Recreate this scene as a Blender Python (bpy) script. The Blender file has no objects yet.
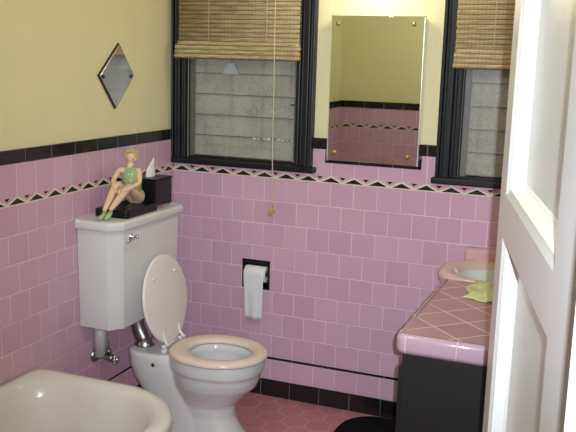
import bpy, bmesh, math, random
from mathutils import Vector, Matrix
random.seed(7)
C = bpy.context.scene.collection
PI = math.pi

# ------------------------------------------------------------------ camera
cam = bpy.data.objects.new('camera', bpy.data.cameras.new('camera'))
C.objects.link(cam)
cam_pos = Vector((1.9806, -3.515, 1.6049))
yaw, pitch, roll = 0.3744, -0.1863, 0.0290
fw = Vector((-math.sin(yaw)*math.cos(pitch), math.cos(yaw)*math.cos(pitch), math.sin(pitch)))
rt = Vector((math.cos(yaw), math.sin(yaw), 0)); up = rt.cross(fw)
r2 = rt*math.cos(roll) + up*math.sin(roll); u2 = -rt*math.sin(roll) + up*math.cos(roll)
m = Matrix((r2, u2, -fw)).transposed().to_4x4(); m.translation = cam_pos
cam.matrix_world = m
cam.data.sensor_width = 36; cam.data.lens = 833.24/576*36
cam.data.clip_start = 0.02
bpy.context.scene.camera = cam

# ------------------------------------------------------------------ view, world, lights
vs = bpy.context.scene.view_settings
vs.view_transform = 'Standard'; vs.look = 'None'; vs.gamma = 1; vs.use_curve_mapping = False
vs.exposure = 0.0
w = bpy.data.worlds.new('world'); bpy.context.scene.world = w; w.use_nodes = True
w.node_tree.nodes['Background'].inputs[0].default_value = (1.0, 0.90, 0.76, 1)
w.node_tree.nodes['Background'].inputs[1].default_value = 0.45

def lamp(name, kind, loc, energy, color, size=None, target=None, **kw):
    d = bpy.data.lights.new(name, kind); d.energy = energy; d.color = color
    if kind == 'AREA':
        d.shape = kw.get('shape', 'DISK'); d.size = size
        if d.shape == 'RECTANGLE': d.size_y = kw['size_y']
    elif size is not None: d.shadow_soft_size = size
    if kind == 'SPOT': d.spot_size = kw.get('spot', 1.2); d.spot_blend = kw.get('blend', .6)
    o = bpy.data.objects.new(name, d); C.objects.link(o); o.location = loc
    if target is not None:
        o.rotation_euler = (Vector(target)-Vector(loc)).to_track_quat('-Z', 'Y').to_euler()
    return o
# the camera's own flash, just right of the lens
fl = cam_pos + r2*0.040 + u2*0.022 + fw*0.02
lamp('camera_flash', 'SPOT', fl, 240, (0.92, 1.09, 1.22), 0.008, fl+fw+r2*.05, spot=1.05, blend=1.0)
# warm mirror lamp, then an added unseen ceiling fill (fixtures built further down)
lamp('vanity_bulb_light', 'POINT', (0.99, -0.15, 1.99), 4.5, (1.0, 1.0, 0.78), 0.05)
lamp('ceiling_fill_light', 'POINT', (1.05, -1.80, 2.22), 15, (0.95, 1.05, 1.01), 0.10)  # unseen source added to brighten the front wall in the mirror

# ------------------------------------------------------------------ node helpers
class NT:
    def __init__(s, name):
        s.m = bpy.data.materials.new(name); s.m.use_nodes = True
        s.t = s.m.node_tree; s.b = s.t.nodes['Principled BSDF']
    def n(s, typ, **kw):
        o = s.t.nodes.new(typ)
        for k, v in kw.items(): setattr(o, k, v)
        return o
    def put(s, sock, v):
        if isinstance(v, bpy.types.NodeSocket): s.t.links.new(v, sock)
        elif isinstance(v, (tuple, list)) and len(v) == 3 and sock.type == 'RGBA': sock.default_value = (*v, 1)
        else: sock.default_value = v
    def math(s, op, a, b=0.0, c=None):
        o = s.n('ShaderNodeMath', operation=op); s.put(o.inputs[0], a); s.put(o.inputs[1], b)
        if c is not None: s.put(o.inputs[2], c)
        return o.outputs[0]
    def mix(s, f, a, b):
        o = s.n('ShaderNodeMix', data_type='RGBA'); s.put(o.inputs[0], f); s.put(o.inputs[6], a); s.put(o.inputs[7], b)
        return o.outputs[2]
    def pos(s):
        g = s.n('ShaderNodeNewGeometry'); x = s.n('ShaderNodeSeparateXYZ'); s.put(x.inputs[0], g.outputs['Position'])
        return g.outputs['Position'], x.outputs
    def objpos(s):
        g = s.n('ShaderNodeTexCoord'); x = s.n('ShaderNodeSeparateXYZ'); s.put(x.inputs[0], g.outputs['Object'])
        return g.outputs['Object'], x.outputs
    def combine(s, a, b, c):
        o = s.n('ShaderNodeCombineXYZ'); s.put(o.inputs[0], a); s.put(o.inputs[1], b); s.put(o.inputs[2], c)
        return o.outputs[0]
    def white(s, v):
        o = s.n('ShaderNodeTexWhiteNoise', noise_dimensions='3D'); s.put(o.inputs[0], v); return o
    def noise(s, v, scale, detail=2.0):
        o = s.n('ShaderNodeTexNoise'); s.put(o.inputs['Vector'], v); o.inputs['Scale'].default_value = scale
        o.inputs['Detail'].default_value = detail; return o.outputs[0]
    def ramp(s, f, lo, hi):
        o = s.n('ShaderNodeMapRange', interpolation_type='SMOOTHSTEP'); s.put(o.inputs[0], f); o.inputs[1].default_value = lo; o.inputs[2].default_value = hi
        return o.outputs[0]
    def bump(s, h, strength, dist=0.002):
        o = s.n('ShaderNodeBump'); s.put(o.inputs['Height'], h); o.inputs['Strength'].default_value = strength
        o.inputs['Distance'].default_value = dist; s.put(s.b.inputs['Normal'], o.outputs[0]); return o
    def set(s, **kw):
        for k, v in kw.items(): s.put(s.b.inputs[{'color': 'Base Color', 'rough': 'Roughness', 'metal': 'Metallic', 'spec': 'Specular IOR Level',
            'trans': 'Transmission Weight', 'coat': 'Coat Weight', 'sss': 'Subsurface Weight', 'sheen': 'Sheen Weight', 'ior': 'IOR'}[k]], v)
        return s

def plain(name, col, rough=.5, metal=0, var=.06, scale=30, bump=0.0, **kw):
    s = NT(name); p, _ = s.objpos(); f = s.noise(p, scale, 3)
    a = tuple(min(1, c*(1-var)) for c in col); b = tuple(min(1, c*(1+var)) for c in col)
    s.set(color=s.mix(f, a, b), rough=rough, metal=metal, **kw)
    if bump: s.bump(f, bump)
    return s.m

TS = 0.108; Z0 = 1.063
def tile_mat(name, axis, off, col, col2, grout, w=TS, h=TS, z0=Z0, shift=.5, gw=.0022, rough=.22, tilt=.25):
    s = NT(name); P, xyz = s.pos(); u = xyz[0 if axis == 'X' else 1]; z = xyz[2]
    rowf = s.math('DIVIDE', s.math('SUBTRACT', z0, z), h); row = s.math('FLOOR', rowf)
    par = s.math('FLOORED_MODULO', row, 2.0)
    uf = s.math('ADD', s.math('DIVIDE', s.math('SUBTRACT', u, off), w), s.math('MULTIPLY', par, shift))
    cell = s.math('FLOOR', uf)
    fu = s.math('SUBTRACT', uf, cell); fv = s.math('SUBTRACT', rowf, row)
    du = s.math('MULTIPLY', s.math('MINIMUM', fu, s.math('SUBTRACT', 1.0, fu)), w)
    dv = s.math('MULTIPLY', s.math('MINIMUM', fv, s.math('SUBTRACT', 1.0, fv)), h)
    d = s.math('MINIMUM', du, dv)
    id_ = s.combine(cell, row, 3.7); wn = s.white(id_)
    g = s.ramp(d, gw*.45, gw*.9)                      # 0 in grout, 1 on tile
    # grout is dirty: partly fades
    gn = s.ramp(s.noise(P, 6, 3), .30, .60)
    grc = s.mix(gn, tuple(.45*a+.55*b for a, b in zip(grout, col)), grout)
    tc = s.mix(wn.outputs[0], col, col2)
    tc = s.mix(s.math('MULTIPLY', s.noise(P, 90, 4), .30), tc, tuple(c*.78 for c in col))
    s.set(color=s.mix(g, grc, tc), rough=s.math('ADD', rough, s.math('MULTIPLY', s.math('SUBTRACT', 1.0, g), .4)))
    # per-tile tilt + pillow edge as bump
    wn2 = s.white(s.combine(row, cell, 9.1)); sc = s.n('ShaderNodeSeparateColor'); s.put(sc.inputs[0], wn2.outputs[1])
    tl = s.math('ADD', s.math('MULTIPLY', s.math('SUBTRACT', sc.outputs[0], .5), fu), s.math('MULTIPLY', s.math('SUBTRACT', sc.outputs[1], .5), fv))
    hgt = s.math('ADD', s.math('MULTIPLY', s.ramp(d, gw*.3, gw*2.2), .6), s.math('MULTIPLY', tl, tilt))
    hgt = s.math('ADD', hgt, s.math('MULTIPLY', s.noise(P, 25, 2), .25))
    s.bump(hgt, .6, .0018)
    return s.m

def deco_mat(name, axis, off):
    s = NT(name); P, xyz = s.pos(); u = xyz[0 if axis == 'X' else 1]
    uf = s.math('ADD', s.math('DIVIDE', s.math('SUBTRACT', u, off), TS), .5)
    fu = s.math('FRACT', s.math('ADD', uf, 100.0))
    v = s.math('DIVIDE', s.math('SUBTRACT', xyz[2], Z0), .030)
    dist = s.math('ABSOLUTE', s.math('SUBTRACT', fu, .5))       # 0 at peak, .5 at valley
    h = s.math('SUBTRACT', .80, s.math('MULTIPLY', dist, 1.75))  # top of the black triangle
    big = s.math('MULTIPLY', s.math('LESS_THAN', v, h), s.math('GREATER_THAN', v, .10))
    band = s.math('LESS_THAN', v, s.math('ADD', h, .30))
    valley = s.math('SUBTRACT', .5, dist)
    small = s.math('MULTIPLY', s.math('GREATER_THAN', v, s.math('ADD', .50, s.math('MULTIPLY', valley, 3.2))), s.math('LESS_THAN', v, .93))
    pink = (.60, .33, .42); cream = (.72, .62, .46); blk = (.012, .011, .012)
    c = s.mix(band, pink, cream); c = s.mix(small, c, blk); c = s.mix(big, c, blk)
    s.set(color=c, rough=.28)
    return s.m

def hex_mat():
    s = NT('hexagon_floor_tile'); P, xyz = s.pos()
    W = .111; HR = W*1.7320508
    def grid(ox, oy):
        x = s.math('ADD', s.math('SUBTRACT', xyz[0], .690), ox*W); y = s.math('ADD', s.math('SUBTRACT', xyz[1], -.120), oy*HR)
        cx = s.math('ROUND', s.math('DIVIDE', x, W)); cy = s.math('ROUND', s.math('DIVIDE', y, HR))
        lx = s.math('ABSOLUTE', s.math('SUBTRACT', x, s.math('MULTIPLY', cx, W)))
        ly = s.math('ABSOLUTE', s.math('SUBTRACT', y, s.math('MULTIPLY', cy, HR)))
        d = s.math('MAXIMUM', lx, s.math('ADD', s.math('MULTIPLY', lx, .5), s.math('MULTIPLY', ly, .8660254)))
        return d, s.combine(cx, cy, ox*7+1)
    d1, i1 = grid(0, 0); d2, i2 = grid(.5, .5)
    sel = s.math('LESS_THAN', d1, d2); d = s.math('MINIMUM', d1, d2)
    mv = s.n('ShaderNodeMix', data_type='VECTOR'); s.put(mv.inputs[0], sel); s.put(mv.inputs[4], i2); s.put(mv.inputs[5], i1)
    wn = s.white(mv.outputs[1])
    g = s.ramp(d, W/2-.0030, W/2-.0010)
    tc = s.mix(wn.outputs[0], (.48, .175, .205), (.54, .215, .24))
    tc = s.mix(s.math('MULTIPLY', s.noise(P, 40, 4), .4), tc, (.42, .15, .175))
    s.set(color=s.mix(g, tc, (.66, .38, .38)), rough=.45)
    s.bump(s.math('SUBTRACT', 1.0, g), .4, .001)
    return s.m

def counter_mat():
    s = NT('diagonal_counter_tile'); P, xyz = s.pos()
    a = s.math('MULTIPLY', s.math('ADD', xyz[0], xyz[1]), .70711); b = s.math('MULTIPLY', s.math('SUBTRACT', xyz[0], xyz[1]), .70711)
    W = .122
    fa = s.math('ADD', s.math('DIVIDE', a, W), .336); fb = s.math('ADD', s.math('DIVIDE', b, W), .205)
    ea = s.math('ABSOLUTE', s.math('SUBTRACT', fa, s.math('ROUND', fa))); eb = s.math('ABSOLUTE', s.math('SUBTRACT', fb, s.math('ROUND', fb)))
    d = s.math('MULTIPLY', s.math('MINIMUM', ea, eb), W)
    g = s.ramp(d, .0010, .0026)
    wn = s.white(s.combine(s.math('FLOOR', fa), s.math('FLOOR', fb), 2.0))
    tc = s.mix(wn.outputs[0], (.42, .215, .235), (.48, .255, .27))
    s.set(color=s.mix(g, (.88, .74, .72), tc), rough=.3); s.bump(g, .4, .001)
    return s.m

def bamboo_mat():
    s = NT('woven_bamboo'); P, xyz = s.objpos()
    rodn = s.math('FLOOR', s.math('MULTIPLY', xyz[2], 154.0))
    wn = s.white(s.combine(rodn, s.math('FLOOR', s.math('MULTIPLY', xyz[0], 14.0)), 1.0))
    st = s.noise(s.combine(s.math('MULTIPLY', xyz[0], 12.0), 0.0, s.math('MULTIPLY', xyz[2], 260.0)), 1.0, 3)
    c = s.mix(wn.outputs[0], (.32, .215, .095), (.43, .31, .155))
    c = s.mix(s.ramp(st, .35, .75), c, (.62, .50, .30))
    band = s.math('FRACT', s.math('MULTIPLY', xyz[2], 51.3))
    c = s.mix(s.math('MULTIPLY', s.math('LESS_THAN', band, .30), .78), c, (.17, .10, .04))
    # thread rows woven through
    th = s.math('FRACT', s.math('MULTIPLY', xyz[0], 60.0))
    c = s.mix(s.math('MULTIPLY', s.math('LESS_THAN', th, .20), .50), c, (.28, .17, .07))
    s.set(color=c, rough=.65); s.bump(st, .3, .001)
    return s.m

def wood_black():
    s = NT('glossy_black_paint'); P, xyz = s.pos()
    v = s.combine(s.math('MULTIPLY', xyz[0], 160.0), s.math('MULTIPLY', xyz[1], 160.0), s.math('MULTIPLY', xyz[2], 7.0))
    f = s.noise(v, 1.0, 4); s.set(color=(.009, .009, .011), rough=.40, spec=.30); s.bump(f, .30, .0012)
    return s.m

def fluffy():
    s = NT('black_pile'); P, _ = s.pos(); s.set(color=(.008, .008, .009), rough=1.0, spec=.1); s.bump(s.noise(P, 220, 4), 1.0, .01); return s.m

def slat_glass():
    s = NT('obscure_glass'); P, _ = s.pos(); f = s.noise(P, 160, 3); f2 = s.noise(P, 9, 2)
    s.set(color=s.mix(f2, (.40, .37, .32), (.66, .61, .54)), rough=.18, ior=1.3, spec=.7)
    s.put(s.b.inputs['Alpha'], s.math('ADD', .12, s.math('ADD', s.math('MULTIPLY', f2, .22), s.math('MULTIPLY', f, .36)))); s.bump(f, .6, .002); return s.m

M = {}
M['yellow'] = plain('yellow_wall_paint', (.76, .66, .385), .55, var=.03, scale=8)
M['ceiling'] = plain('ceiling_paint', (.80, .76, .62), .8, var=.02)
PINK = (.59, .345, .45); PINK2 = (.65, .395, .50); GROUT = (.78, .58, .66)
M['pinkX'] = tile_mat('pink_wall_tile_back', 'X', .0463, PINK, PINK2, GROUT)
M['pinkY'] = tile_mat('pink_wall_tile_side', 'Y', -.053, PINK, PINK2, GROUT)
M['pinkXu'] = tile_mat('pink_wall_tile_back_upper', 'X', .0463, PINK, PINK2, GROUT, h=.12, z0=1.2125, shift=0)
M['pinkYu'] = tile_mat('pink_wall_tile_side_upper', 'Y', -.053, PINK, PINK2, GROUT, h=.12, z0=1.2125, shift=0)
M['pinkXl'] = tile_mat('pink_wall_tile_back_lower', 'X', .0463+.054, PINK, PINK2, GROUT, h=.103, z0=.187, shift=0)
M['pinkYl'] = tile_mat('pink_wall_tile_side_lower', 'Y', -.053+.054, PINK, PINK2, GROUT, h=.103, z0=.187, shift=0)
BK = (.010, .009, .010); BK2 = (.016, .013, .014); BG = (.13, .12, .11)
def blk(n, ax, off, h, z0): return tile_mat(n, ax, off, BK, BK2, BG, w=.1495, h=h, z0=z0, shift=0, gw=.0030, rough=.16)
M['capX'] = blk('black_cap_tile_back', 'X', .0353, .06, 1.2655); M['capY'] = blk('black_cap_tile_side', 'Y', -.4866, .06, 1.2655)
M['baseX'] = blk('black_base_tile_back', 'X', .0353, .095, .089); M['baseY'] = blk('black_base_tile_side', 'Y', -.4866, .095, .089)
M['lineX'] = blk('black_line_tile_back', 'X', .0463, .03, .208); M['lineY'] = blk('black_line_tile_side', 'Y', -.053, .03, .208)
M['decoX'] = deco_mat('zigzag_border_tile_back', 'X', .0463); M['decoY'] = deco_mat('zigzag_border_tile_side', 'Y', -.053)
M['floor'] = hex_mat(); M['counter'] = counter_mat(); M['bamboo'] = bamboo_mat()
M['black'] = wood_black(); M['rug'] = fluffy(); M['slat'] = slat_glass()
M['porcelain'] = plain('white_porcelain', (.68, .65, .64), .12, var=.03, scale=6)
M['tubenamel'] = plain('cream_tub_enamel', (.70, .65, .60), .13, var=.03, scale=5)
M['bisque'] = plain('pink_beige_porcelain', (.66, .47, .41), .15, var=.03)
M['seat'] = plain('cream_painted_seat', (.76, .60, .50), .22, var=.03)
M['chrome'] = plain('chrome', (.72, .71, .70), .14, 1, var=.05)
M['steel'] = plain('dull_steel', (.40, .40, .40), .28, 1, var=.1)
M['blackceramic'] = plain('black_ceramic', (.006, .006, .007), .32, spec=.35)
M['cabinet'] = plain('black_cabinet_paint', (.006, .006, .006), .5, bump=.1)
M['mirror'] = plain('mirror_glass', (.82, .88, .78), .015, 1, var=0)
M['mirrordark'] = plain('antique_mirror_glass', (.72, .70, .66), .10, 1, var=.12, scale=20)
M['brass'] = plain('aged_brass', (.60, .38, .16), .28, 1)
M['paper'] = plain('toilet_paper', (.74, .72, .72), .9, var=.03, bump=.2)
M['tissue'] = plain('tissue_paper', (.82, .76, .78), .9, var=.02, bump=.1)
M['skin'] = plain('glazed_skin', (.74, .49, .32), .3, var=.04)
M['green'] = plain('green_glaze', (.34, .42, .22), .3, var=.25, scale=60)
M['hair'] = plain('blonde_glaze', (.50, .42, .14), .4, var=.3, scale=120, bump=.4)
M['lips'] = plain('red_glaze', (.45, .05, .04), .4); M['dark'] = plain('dark_glaze', (.03, .02, .02), .4)
M['doorpaint'] = plain('white_door_paint', (.62, .585, .565), .30, var=.03, scale=12)
M['cloth'] = plain('yellow_green_cloth', (.56, .57, .27), .9, var=.2, scale=50, bump=.5)
M['cord'] = plain('straw_cord', (.60, .50, .36), .8)
M['wood'] = plain('honey_wood', (.48, .26, .05), .4, var=.2)
M['screen'] = plain('grey_insect_screen', (.36, .33, .29), .9, var=.2, scale=40)
M['iron'] = plain('dark_iron', (.03, .028, .025), .6)
M['upright'] = plain('upright_grey', (.55, .52, .50), .35, 0, var=.25, scale=60)
M['floorwood'] = plain('hall_floorboards', (.28, .15, .07), .4, var=.2, scale=6)
M['shadeglass'] = NT('lamp_glass').m
_b = M['shadeglass'].node_tree.nodes['Principled BSDF']
_b.inputs['Base Color'].default_value = (.9, .85, .7, 1); _b.inputs['Emission Color'].default_value = (1, .78, .45, 1); _b.inputs['Emission Strength'].default_value = 3
M['patch'] = plain('pale_grey_patch', (.36, .38, .36), .5, var=.3, scale=200)
M['soot'] = plain('dark_aluminium', (.15, .135, .12), .45, .3, var=.2)

# ------------------------------------------------------------------ mesh helpers
def link(name, bm, mat, parent=None, smooth=False, bevel=0, seg=2, weighted=False):
    me = bpy.data.meshes.new(name); bm.normal_update(); bm.to_mesh(me); bm.free()
    o = bpy.data.objects.new(name, me); C.objects.link(o)
    if mat: me.materials.append(mat)
    if parent is not None: o.parent = parent
    if smooth:
        for p in me.polygons: p.use_smooth = True
    if bevel:
        b = o.modifiers.new('bevel', 'BEVEL'); b.width = bevel; b.segments = seg; b.limit_method = 'ANGLE'; b.angle_limit = .6
    return o
def rel(o, root):   # built in world coordinates: shift under its root
    if o.type == 'MESH': o.data.transform(Matrix.Translation(-root.location))
    return o
def thing(name, label, cat, loc, group=None):
    o = bpy.data.objects.new(name, None); C.objects.link(o); o.location = loc; o.empty_display_size = .05
    o['label'] = label; o['category'] = cat
    if group: o['group'] = group
    bpy.context.view_layer.update(); return o
def tag(o, label, cat, group=None):
    o['label'] = label; o['category'] = cat
    if group: o['group'] = group
    return o
def struct(o): o['kind'] = 'structure'; return o
def box(bm, a, b, rot=None, piv=None):
    x0, y0, z0 = a; x1, y1, z1 = b
    vs_ = [bm.verts.new(p) for p in ((x0,y0,z0),(x1,y0,z0),(x1,y1,z0),(x0,y1,z0),(x0,y0,z1),(x1,y0,z1),(x1,y1,z1),(x0,y1,z1))]
    for f in ((0,3,2,1),(4,5,6,7),(0,1,5,4),(1,2,6,5),(2,3,7,6),(3,0,4,7)): bm.faces.new([vs_[i] for i in f])
    if rot is not None: bmesh.ops.rotate(bm, verts=vs_, cent=piv, matrix=rot)
    return vs_
def B(*boxes):
    bm = bmesh.new()
    for a, b in boxes: box(bm, a, b)
    return bm
def loft(bm, rings, cap0=True, cap1=True):
    R = [[bm.verts.new(p) for p in r] for r in rings]; n = len(R[0])
    for a, b in zip(R, R[1:]):
        for i in range(n): bm.faces.new((a[i], a[(i+1) % n], b[(i+1) % n], b[i]))
    if cap0: bm.faces.new(R[0][::-1])
    if cap1: bm.faces.new(R[-1])
    return R
def sup(cx, cy, rx, ry, z, n=48, e=2.0, z2=None, flat=None):
    out = []
    for i in range(n):
        t = 2*PI*i/n; c, s_ = math.cos(t), math.sin(t)
        x = cx+rx*math.copysign(abs(c)**(2/e), c); y = cy+ry*math.copysign(abs(s_)**(2/e), s_)
        out.append((x, y, z))
    return out
def tube(bm, pts, r, n=10, caps=True):
    pts = [Vector(p) for p in pts]; rings = []; prev = None
    for i, p in enumerate(pts):
        t = (pts[min(i+1, len(pts)-1)]-pts[max(i-1, 0)]).normalized()
        if prev is None: a = Vector((0, 0, 1)) if abs(t.z) < .9 else Vector((1, 0, 0)); u = t.cross(a).normalized()
        else: u = (prev-t*prev.dot(t)).normalized()
        prev = u; v = t.cross(u); rr = r[i] if isinstance(r, (list, tuple)) else r
        rings.append([p+u*rr*math.cos(2*PI*k/n)+v*rr*math.sin(2*PI*k/n) for k in range(n)])
    return loft(bm, rings, caps, caps)
def lathe(bm, prof, origin, axis=(0, 0, 1), n=24):
    ax = Vector(axis).normalized(); a = Vector((0, 0, 1)) if abs(ax.z) < .9 else Vector((1, 0, 0)); u = ax.cross(a).normalized(); v = ax.cross(u)
    o = Vector(origin); rings = [[o+ax*h+(u*math.cos(2*PI*k/n)+v*math.sin(2*PI*k/n))*max(r, 1e-4) for k in range(n)] for r, h in prof]
    loft(bm, rings)
def ball(bm, c, r, sx=1, sy=1, sz=1, seg=14):
    m_ = Matrix.Translation(c) @ Matrix.Diagonal((r*sx, r*sy, r*sz, 1))
    bmesh.ops.create_uvsphere(bm, u_segments=seg, v_segments=max(6, seg*2//3), radius=1, matrix=m_)
def fixn(o):
    bm = bmesh.new(); bm.from_mesh(o.data); bmesh.ops.recalc_face_normals(bm, faces=bm.faces); bm.to_mesh(o.data); bm.free(); return o
def apply_mods(o):
    dg = bpy.context.evaluated_depsgraph_get(); dg.update()
    me = bpy.data.meshes.new_from_object(o.evaluated_get(dg)); o.modifiers.clear(); o.data = me
    for p in me.polygons: p.use_smooth = True
    return o
def sm(o, angle=None):
    for p in o.data.polygons: p.use_smooth = True
    return o
def wn_bevel(o, w, seg=3):
    b = o.modifiers.new('bevel', 'BEVEL'); b.width = w; b.segments = seg; b.limit_method = 'ANGLE'; b.angle_limit = .5
    b.harden_normals = False; return sm(o)

# ------------------------------------------------------------------ room shell
RX = 2.10; FY = -2.62; CZ = 2.42; P0 = .012         # plaster sits behind the tile face
W1 = (.070, .626); W2 = (1.362, 1.922); WZ = (1.128, 2.10)
def S(name, bm, mat, **kw): return struct(link(name, bm, mat, **kw))
S('floor', B(((-.12, FY-.14, -.05), (RX+.12, .14, 0))), M['floor'])
S('floor_hall', B(((-.5, -5.2, -.05), (3.6, FY-.14, 0))), M['floorwood'])
S('ceiling', B(((-.12, FY-.14, CZ), (RX+.12, .14, CZ+.05))), M['ceiling'])
HO = (.372, .518, .526, .670)
S('wall_back', B(((-P0, P0, 0), (HO[0], .14, WZ[0])), ((HO[1], P0, 0), (RX+P0, .14, WZ[0])), ((HO[0], P0, 0), (HO[1], .14, HO[2])), ((HO[0], P0, HO[3]), (HO[1], .14, WZ[0])), ((HO[0], .066, HO[2]), (HO[1], .14, HO[3])), ((-P0, P0, WZ[1]), (RX+P0, .14, CZ)), ((-P0, P0, WZ[0]), (W1[0], .14, WZ[1])),
    ((W1[1], P0, WZ[0]), (W2[0], .14, WZ[1])), ((W2[1], P0, WZ[0]), (RX+P0, .14, WZ[1]))), M['yellow'])
S('wall_left', B(((-.12, FY-.14, 0), (-P0, .14, CZ))), M['yellow'])
S('wall_right', B(((RX+P0, FY-.14, 0), (RX+.12, .14, CZ))), M['yellow'])
DX0, DX1, DZ = 1.165, 1.965, 2.06
S('wall_front', B(((-P0, FY-.14, 0), (DX0-.02, FY-P0, CZ)), ((DX1+.02, FY-.14, 0), (RX+P0, FY-P0, CZ)), ((DX0-.02, FY-.14, DZ+.02), (DX1+.02, FY-P0, CZ))), M['yellow'])
# tile fields (pink), face at x=0 / y=0
hx0, hx1, hz0, hz1 = .374, .516, .528, .668
S('trim_1', B(((0, 0, .199), (hx0, P0, Z0)), ((hx1, 0, .199), (RX, P0, Z0)), ((hx0, 0, .199), (hx1, P0, hz0)), ((hx0, 0, hz1), (hx1, P0, Z0))), M['pinkX'])
S('trim_2', B(((0, 0, 1.093), (RX, P0, 1.129)), ((.70, 0, 1.129), (1.28, P0, 1.212)), ((1.985, 0, 1.129), (RX, P0, 1.212))), M['pinkXu'])
S('trim_3', B(((0, 0, .085), (RX, P0, .187))), M['pinkXl'])
S('trim_4', B(((0, -.001, Z0), (RX, P0, 1.093))), M['decoX'])
S('trim_5', B(((0, -.001, .187), (RX, P0, .199))), M['lineX'])
S('trim_6', B(((.70, -.003, 1.212), (.790, P0, 1.262)), ((1.193, -.003, 1.212), (1.285, P0, 1.262)), ((1.985, -.003, 1.212), (RX, P0, 1.262)),
    ((.770, -.003, 1.152), (.789, P0, 1.212)), ((1.193, -.003, 1.152), (1.208, P0, 1.212)), ((.770, -.003, 1.152), (1.208, P0, 1.170))), M['capX'], bevel=.004)
S('baseboard_back', B(((0, -.003, 0), (RX, P0, .085))), M['baseX'], bevel=.003)
for side, x0, x1, k in (('left', -P0, 0, 1), ('right', RX, RX+P0, -1)):
    n0 = 7 if side == 'left' else 12; e = .001*k
    S('trim_%d' % n0, B(((x0, FY, .199), (x1, 0, Z0))), M['pinkY'])
    S('trim_%d' % (n0+1), B(((x0, FY, 1.093), (x1, 0, 1.212))), M['pinkYu'])
    S('trim_%d' % (n0+2), B(((x0, FY, .085), (x1, 0, .187))), M['pinkYl'])
    S('trim_%d' % (n0+3), B(((x0, FY, Z0), (x1, 0, 1.093)), ), M['decoY'])
    S('trim_%d' % (n0+4), B(((x0, FY, 1.212), (x1+.003*(k > 0), 0, 1.262)), ((x0, FY, .187), (x1, 0, .199))), M['capY'], bevel=.003)
    S('baseboard_'+side, B(((x0, FY, 0), (x1, 0, .085))), M['baseY'])
fx1 = DX0-.02
S('trim_17', B(((0, FY-P0, .199), (fx1, FY, Z0))), M['pinkX'])
S('trim_18', B(((0, FY-P0, 1.093), (fx1, FY, 1.212))), M['pinkXu'])
S('trim_19', B(((0, FY-P0, Z0), (fx1, FY+.001, 1.093))), M['decoX'])
S('trim_20', B(((0, FY-P0, 1.212), (fx1, FY+.003, 1.262))), M['capX'])
S('trim_21', B(((0, FY-P0, .085), (fx1, FY, .199))), M['pinkXl'])
S('baseboard_front', B(((0, FY-P0, 0), (fx1, FY, .085))), M['baseX'])

# ------------------------------------------------------------------ windows
def window(n, x0, x1, cx0, cx1):
    root = bpy.data.objects.new('window_%d' % n, None); C.objects.link(root); struct(root); root.location = (0, 0, 0)
    f = bmesh.new()
    # moulded casing: stepped profile, both sides + head
    for (a, b, s_) in ((cx0, x0, 1), (x1, cx1, -1)):
        o_, i_ = (a, b) if s_ > 0 else (b, a)
        w = abs(b-a)
        def seg(t0, t1, y): lo, hi = sorted((o_+s_*w*t0, o_+s_*w*t1)); box(f, (lo, y, 1.128), (hi, P0, WZ[1]))
        seg(0, .16, -.030); seg(.16, .30, -.020); seg(.30, .62, -.024); seg(.62, .78, -.014); seg(.78, 1.0, -.019)
    box(f, (cx0, -.024, WZ[1]), (cx1, P0, WZ[1]+.09))
    c = link('window_casing', f, M['black'], root, bevel=.004); struct(c)
    j = B(((x0-.001, P0, WZ[0]), (x0+.007, .13, WZ[1])), ((x1-.007, P0, WZ[0]), (x1+.001, .13, WZ[1])), ((x0, P0, WZ[1]-.007), (x1, .13, WZ[1])), ((x0, P0, WZ[0]-.001), (x1, .13, WZ[0]+.010)),)
    struct(link('window_frame', j, M['black'], root, bevel=.002))
    struct(link('window_sill', B(((cx0+.003 if n == 1 else cx0-.014, -.040, 1.103), (cx1+.018, P0, 1.1305))), M['black'], root, bevel=.006))
    # jalousie: metal channels and glass louvres
    ch = B(((x0+.007, .018, WZ[0]+.010), (x0+.015, .048, WZ[1]-.007)), ((x1-.015, .018, WZ[0]+.010), (x1-.007, .048, WZ[1]-.007)))
    box(ch, (x0+.007, .0185, WZ[0]+.010), (x0+.030, .0235, WZ[1]-.007)); box(ch, (x1-.020, .0185, WZ[0]+.010), (x1-.007, .0235, WZ[1]-.007))
    for zc in [1.155+.0965*k for k in range(10)]:
        box(ch, (x0+.015, .020, zc-.008), (x0+.018, .044, zc+.022)); box(ch, (x1-.018, .020, zc-.008), (x1-.015, .044, zc+.022))
    struct(link('louvre_channel', ch, M['soot'], root))
    z = 1.143; k = 0
    while z < WZ[1]-.05:
        g = bmesh.new(); z1 = min(z+.105, WZ[1]-.012)
        vs_ = box(g, (x0+.016, .030, z), (x1-.016, .035, z1)); bmesh.ops.rotate(g, verts=vs_, cent=(0, .032, z), matrix=Matrix.Rotation(math.radians(-4), 3, 'X'))
        struct(link('glass_louvre', g, M['slat'], root, bevel=.0008))
        e = B(((x0+.016, .0265, z-.0014), (x1-.016, .0300, z+.0026))); struct(link('louvre_edge', e, M['soot'], root)); z += .0965; k += 1
    # security bars with scrolls and an insect screen outside
    br = bmesh.new(); xm = (x0+x1)/2
    for q in (.12, .37, .66, .91): xx = x0+(x1-x0)*q; box(br, (xx-.008, .052, 1.13), (xx+.008, .060, 2.09))
    for q in (1.19, 1.62, 2.02): box(br, (x0+.01, .053, q-.006), (x1-.01, .059, q+.006))
    for q in (.575, .745):
        cx_ = x0+(x1-x0)*q; sg = 1 if q > .66 else -1
        for zc, s2 in ((1.46, 1), (1.36, -1)):
            tube(br, [(cx_+sg*.030*math.cos(t*.5)*(1-t*.035), .056, zc+s2*.040*math.sin(t*.5)*(1-t*.035)) for t in range(14)], .004, 6)
    struct(link('security_bars', br, M['iron'], root))
    struct(link('insect_screen', B(((x0+.007, .074, 1.138), (x1-.007, .076, 2.093))), M['screen'], root))
    return root
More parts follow.
